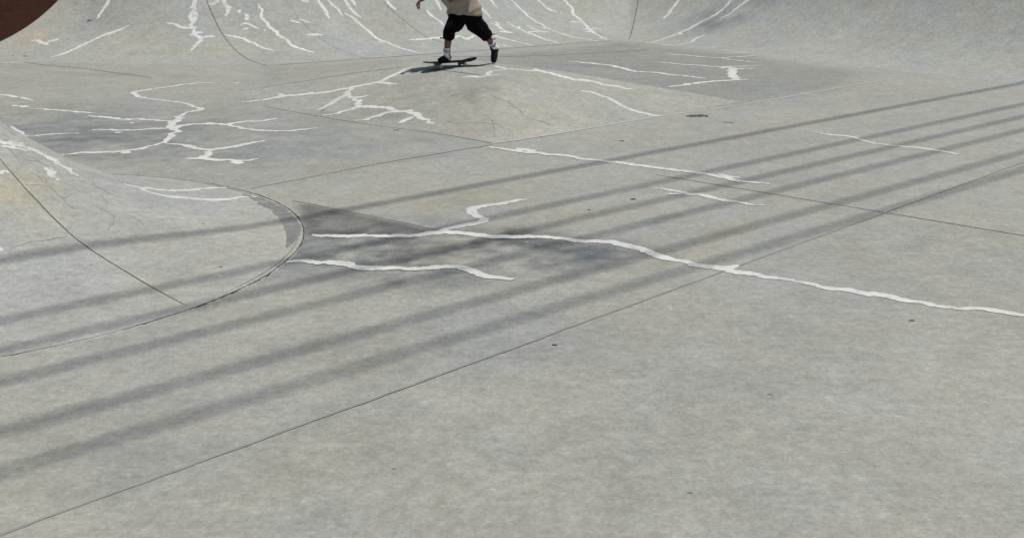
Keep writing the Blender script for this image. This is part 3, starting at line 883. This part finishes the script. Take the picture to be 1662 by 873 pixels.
# ------------------------------------------------------------------ the skateboarder
# local frame: origin on the concrete under the board's middle, X right, Y away from the camera, Z up (metres)
man = bpy.data.objects.new('person', None); COL.objects.link(man)
man.location = (board_xy[0], board_xy[1], zb)
tag(man, 'person in beige shirt, black cropped trousers and white socks pushing a skateboard', 'person')
PXM = FPX/ (board_xy[1]*math.cos(PITCH)+ (CAMH-zb)*math.sin(PITCH))
print('PXM', PXM, 'board', board_xy, zb)
GY = 109.0
def J(px, py, Y=0.0):                            # joint from where it shows, at depth Y from the board
    return Vector(((px-731)/PXM*(1+Y/18.3)+Y*(731-CX)/FPX, Y, (GY-py)/PXM*(1+Y/18.3)-.107*Y))
hipR, hipL, pelvis = J(746, 34, -.02), J(762, 32, .08), J(754, 27, .04)
kneeR, ankR, heelR, toeR = J(730, 50, -.17), J(724.5, 93.5, -.02), J(728, 97, .05), J(713, 99.5, -.14)
kneeL, ankL, heelL, toeL = J(784, 51, .08), J(802, 77, .40), J(806, 79, .46), J(802, 100, .42)
belly, chest, neck0 = J(748, 6, 0), J(737, -16, -.04), J(728, -38, -.08)
shR, shL = J(715, -27, -.03), J(752, -30, -.10)
elbR, wriR = J(702, -6, -.02), J(684, 4, -.10)
elbL, wriL = J(764, -8, -.24), J(744, 0, -.31)
head = J(722, -53, -.13)

heelR.z = toeR.z = .109
M_skin = simple('skin', (.165, .078, .050), .5, .4, .12, 12)
M_shirt = simple('beige_cotton', (.33, .28, .225), .9, .2, .05, 25, .4, 300)
M_shorts = simple('black_cotton', (.004, .004, .0048), .95, .08, .3, 20, .4, 300)
M_sock = simple('white_sock', (.85, .86, .88), .9, .2, .06, 60, .4, 500)
M_band = simple('grey_band', (.10, .11, .14), .9, .2, .1)
M_shoe = simple('black_suede', (.006, .006, .0065), .7, .25, .3, 40)
M_sole = simple('dark_rubber', (.012, .012, .0125), .6, .4, .2, 40)
M_hair = simple('dark_hair', (.018, .013, .010), .6, .4, .3, 60, .6, 300)
M_eye = simple('eye_white', (.7, .7, .68), .3, .5)
M_lace = simple('cord', (.03, .028, .025), .8, .2)

bm = bmesh.new()
limb(bm, [hipR, hipR.lerp(kneeR, .5), kneeR], [.062, .068, .054])
limb(bm, [kneeR, kneeR.lerp(ankR, .3), kneeR.lerp(ankR, .65), ankR], [.056, .060, .047, .036])
limb(bm, [ankR, heelR], [.034, .028]); limb(bm, [ankR.lerp(heelR, .5), heelR.lerp(toeR, .45), heelR.lerp(toeR, .78)], [.030, (.028, .020), (.028, .014)])
limb(bm, [hipL, hipL.lerp(kneeL, .5), kneeL], [.062, .068, .054])
limb(bm, [kneeL, kneeL.lerp(ankL, .3), kneeL.lerp(ankL, .65), ankL], [.056, .060, .047, .036])
limb(bm, [ankL, heelL], [.034, .028]); limb(bm, [ankL.lerp(heelL, .5), heelL.lerp(toeL, .45), heelL.lerp(toeL, .78)], [.030, (.028, .020), (.028, .014)])
limb(bm, [pelvis+Vector((0, 0, .05)), belly, chest, chest.lerp(neck0, .6)], [(.15, .11), (.145, .11), (.165, .12), (.12, .08)])
limb(bm, [chest.lerp(neck0, .6), neck0, head+Vector((0, 0, -.03))], [.08, .062, .058])
limb(bm, [chest.lerp(neck0, .5), shR, shR.lerp(elbR, .5), elbR], [.07, .058, .046, .038])
limb(bm, [elbR, elbR.lerp(wriR, .35), wriR], [.038, .040, .026])
limb(bm, [chest.lerp(neck0, .5), shL, shL.lerp(elbL, .5), elbL], [.07, .058, .046, .038])
limb(bm, [elbL, elbL.lerp(wriL, .35), wriL], [.038, .040, .026])
# head with face: looks to the left, towards the camera and down
fd = Vector((-.5, -.8, -.28)).normalized(); sd = Vector((0, 0, 1)).cross(fd).normalized(); ud = fd.cross(sd)
def HP(f, s, u): return head+fd*f+sd*s+ud*u
limb(bm, [HP(-.025, 0, .03), HP(.02, 0, .03)], [(.076, .098), (.072, .092)], up=ud)
limb(bm, [HP(.035, 0, .0), HP(.042, 0, -.075)], [(.058, .05), (.042, .034)], up=fd)
limb(bm, [HP(.09, 0, .025), HP(.112, 0, -.012)], [.009, .014])
limb(bm, [HP(.088, -.02, -.048), HP(.092, 0, -.047), HP(.088, .02, -.048)], [.008, .010, .008])
for s in (-1, 1):
    limb(bm, [HP(-.005, s*.078, .03), HP(-.01, s*.082, -.02)], [(.016, .010), (.012, .009)])
    limb(bm, [HP(.083, s*.012, .052), HP(.075, s*.05, .05)], [.009, .008])
# hands: palm, four unequal bent fingers and a thumb each
def hand(bm, wrist, d, palm_n, curl):
    d = d.normalized(); pn = (palm_n-d*palm_n.dot(d)).normalized(); sdv = d.cross(pn)
    limb(bm, [wrist, wrist+d*.04, wrist+d*.085], [(.027, .017), (.038, .016), (.040, .014)], up=pn)
    for k, ln in enumerate((.068, .078, .073, .058)):
        o_ = wrist+d*.085+sdv*(-.031+.0205*k)
        pts = [o_-d*.015]; a = .25; p = o_.copy()
        for seg, f in enumerate((.45, .32, .23)):
            a += curl*(.75+.15*k*.3)
            p = p+(d*math.cos(a)+pn*math.sin(a))*ln*f
            pts.append(p.copy())
        limb(bm, pts, [.0095, .009, .0085, .0072], n=8)
    b0 = wrist+d*.03-sdv*.032
    b1 = b0+(d*.55-sdv*.65+pn*.35).normalized()*.04
    b2 = b1+(d*.75-sdv*.05+pn*.65).normalized()*.034
    limb(bm, [b0, b1, b2], [.014, .011, .0085], n=8)
hand(bm, wriR, (wriR-elbR)+Vector((0, -.05, -.12)), Vector((.75, -.35, -.45)), .62)
hand(bm, wriL, (wriL-elbL)+Vector((-.12, .0, .02)), Vector((.05, .75, -.5)), .45)
body = link_mesh('body', remeshed(bm, .0048, 3), M_skin, man)

# hair, eyes
bm = bmesh.new()
limb(bm, [HP(-.04, 0, .045), HP(.015, 0, .06)], [(.084, .10), (.076, .082)], up=ud)
limb(bm, [HP(-.06, 0, .02), HP(-.05, 0, -.04)], [(.072, .045), (.06, .035)], up=fd)
def hair_d(co): return .006*(np.sin(co[:, 0]*190)*np.sin(co[:, 1]*170)*np.sin(co[:, 2]*210))
link_mesh('hair', remeshed(bm, .006, 3, disp=hair_d), M_hair, man)
for s in (-1, 1):
    bm = bmesh.new(); ball(bm, HP(.079, s*.031, .035), .0125)
    me = bpy.data.meshes.new('eye'); bm.to_mesh(me); bm.free()
    ey = link_mesh('eye', me, M_eye, man)
    bm = bmesh.new(); ball(bm, HP(.088, s*.031, .034), .006)
    me = bpy.data.meshes.new('iris'); bm.to_mesh(me); bm.free()
    link_mesh('iris', me, M_hair, ey)

# shirt: loose body of cloth with short sleeves
hemc = J(754.5, 25.5, .02)
hx = Vector((1, .25, .06)).normalized()
bm = bmesh.new()
limb(bm, [hemc, hemc+Vector((.004, 0, .05)), hemc.lerp(belly, .55), belly+Vector((.012, 0, 0)), chest+Vector((.01, 0, -.04)), chest+Vector((0, 0, .06)), chest.lerp(neck0, .62), neck0+Vector((0, 0, -.035))],
     [(.270, .185), (.265, .184), (.245, .18), (.235, .175), (.235, .17), (.215, .15), (.15, .105), (.066, .066)], n=28, flat=True, up=(-.25, 1, 0))
limb(bm, [shR+Vector((.06, 0, -.01)), shR+Vector((-.005, 0, 0)), shR.lerp(elbR, .5), shR.lerp(elbR, .86)], [.11, .098, .098, .098], n=18, flat=True)
limb(bm, [shL+Vector((-.06, 0, -.01)), shL+Vector((.005, 0, 0)), shL.lerp(elbL, .5), shL.lerp(elbL, .86)], [.11, .098, .098, .098], n=18, flat=True)
# the cloth hanging forward over the belly on his right
limb(bm, [J(722, -14, -.08), J(729, 0, -.09), J(740, 12, -.08)], [(.10, .09), (.10, .08), (.10, .06)], n=18)
def shirt_d(co):
    x, y, z = co[:, 0], co[:, 1], co[:, 2]
    a = .009*np.sin((x*.9+y*.7+z*.25)*26+2.6*np.sin(z*7+x*9)+1.3*np.sin(y*17-z*11))
    b = .0035*np.sin((x*1.1-y*.7-z*.4)*41+2.5*np.sin(x*12+z*8))
    return a+b+.003*np.sin((z-.25*x)*60+np.sin(x*9)*2)*np.exp(-((z-.82)/.06)**2)
link_mesh('shirt', remeshed(bm, .010, 4, disp=shirt_d), M_shirt, man)
# darker hem seam line
hp = []
for k in range(65):
    a = 2*math.pi*k/64
    b_ = Vector((-.25, 1, 0)); t = (belly-hemc).normalized(); b_ = (b_-t*b_.dot(t)).normalized(); a_ = b_.cross(t)
    hp.append(hemc+t*.022+a_*math.cos(a)*.262+b_*math.sin(a)*.186)

# cropped trousers
bm = bmesh.new()
limb(bm, [J(754, 14, .02), J(755, 26, .02), J(755, 34, .02)], [(.225, .15), (.235, .16), (.205, .15)], n=24, flat=True)
hemR = kneeR.lerp(ankR, .30); hemL = kneeL.lerp(ankL, .32)
limb(bm, [J(744, 27, .0), hipR.lerp(kneeR, .45)+Vector((.01, 0, 0)), kneeR+Vector((.005, .0, 0)), hemR], [(.155, .14), (.130, .130), (.096, .105), (.090, .098)], n=20, flat=True)
limb(bm, [J(766, 27, .05), hipL.lerp(kneeL, .45), kneeL+Vector((-.01, .0, 0)), hemL], [(.16, .14), (.140, .135), (.112, .115), (.096, .105)], n=20, flat=True)
def short_d(co):
    x, y, z = co[:, 0], co[:, 1], co[:, 2]
    return .005*np.sin((z*1.0+x*.5)*42+2*np.sin(x*14+y*10))+.003*np.sin((x-y*.8+z*.3)*50)
link_mesh('trousers', remeshed(bm, .009, 4, disp=short_d), M_shorts, man)
# loose hem cords
for pts in ([hemR+Vector((-.075, -.03, .0)), hemR+Vector((-.105, -.04, .012)), hemR+Vector((-.12, -.04, .006))], [J(795, 60, .2), J(799, 58, .18), J(802, 56.5, .16), J(803.5, 57.5, .15)], [J(796, 63, .22), J(800, 65, .2), J(804, 64.5, .2)]):
    bm = bmesh.new(); limb(bm, pts, [.008]*len(pts), n=8)
    me = bpy.data.meshes.new('c'); bm.to_mesh(me); bm.free()
    link_mesh('hem_cord', me, M_lace, man)

# socks and shoes
def sock(a, k, top, foot):
    p1 = a.lerp(k, top); bm = bmesh.new()
    limb(bm, [p1, a.lerp(k, top*.5), a.lerp(k, .05), foot], [(.0535 if top > .4 else .0525), .047, .044, .043], n=20, flat=True)
    sk = link_mesh('sock', remeshed(bm, .004, 3), M_sock, man)
    ax = (k-a).normalized()
    for q, w_ in ((top-.075, .011), (top-.135, .009)):
        c0 = a.lerp(k, q)
        link_mesh('stripe', tube_mesh([c0-ax*w_*.6, c0-ax*w_*.5, c0+ax*w_*.5, c0+ax*w_*.6], [.047, .0555, .0555, .047], 24), M_band, sk)
sock(ankR, kneeR, .37, heelR)
sock(ankL, kneeL, .28, heelL)
def shoe(heel, toe, ank, up, w=1.0):
    d = (toe-heel).normalized(); u = (up-d*up.dot(d)).normalized()
    L0 = .275; h0 = heel-d*.035
    bm = bmesh.new()
    limb(bm, [h0+d*.03+u*.022, h0+d*.10+u*.024, h0+d*.18+u*.018, h0+d*.235+u*.010], [(.040*w, .042*w), (.042*w, .042*w), (.048*w, .038*w), (.046*w, .030*w)], n=18, up=u)
    limb(bm, [h0+d*.045+u*.03, h0+d*.05+u*.075], [(.041, .046), (.042, .046)], n=18, up=d)
    limb(bm, [h0+d*.08+u*.055, h0+d*.16+u*.035], [(.036, .035), (.04, .03)], n=16, up=u)
    s_ = link_mesh('shoe', remeshed(bm, .005, 3), M_shoe, man)
    bm = bmesh.new()
    limb(bm, [h0+d*.03-u*.014, h0+d*.11-u*.014, h0+d*.19-u*.014, h0+d*.238-u*.012], [(.042, .013), (.042, .013), (.052, .013), (.046, .013)], n=18, up=u)
    link_mesh('sole', remeshed(bm, .005, 2), M_sole, s_)
shoe(Vector((heelR.x, heelR.y, .108)), Vector((toeR.x, toeR.y, .105)), ankR, Vector((0, 0, 1)), 1.12)
shoe(heelL+Vector((0, .0, 0)), toeL, ankL, Vector((-.80, -.55, .2)), 1.22)
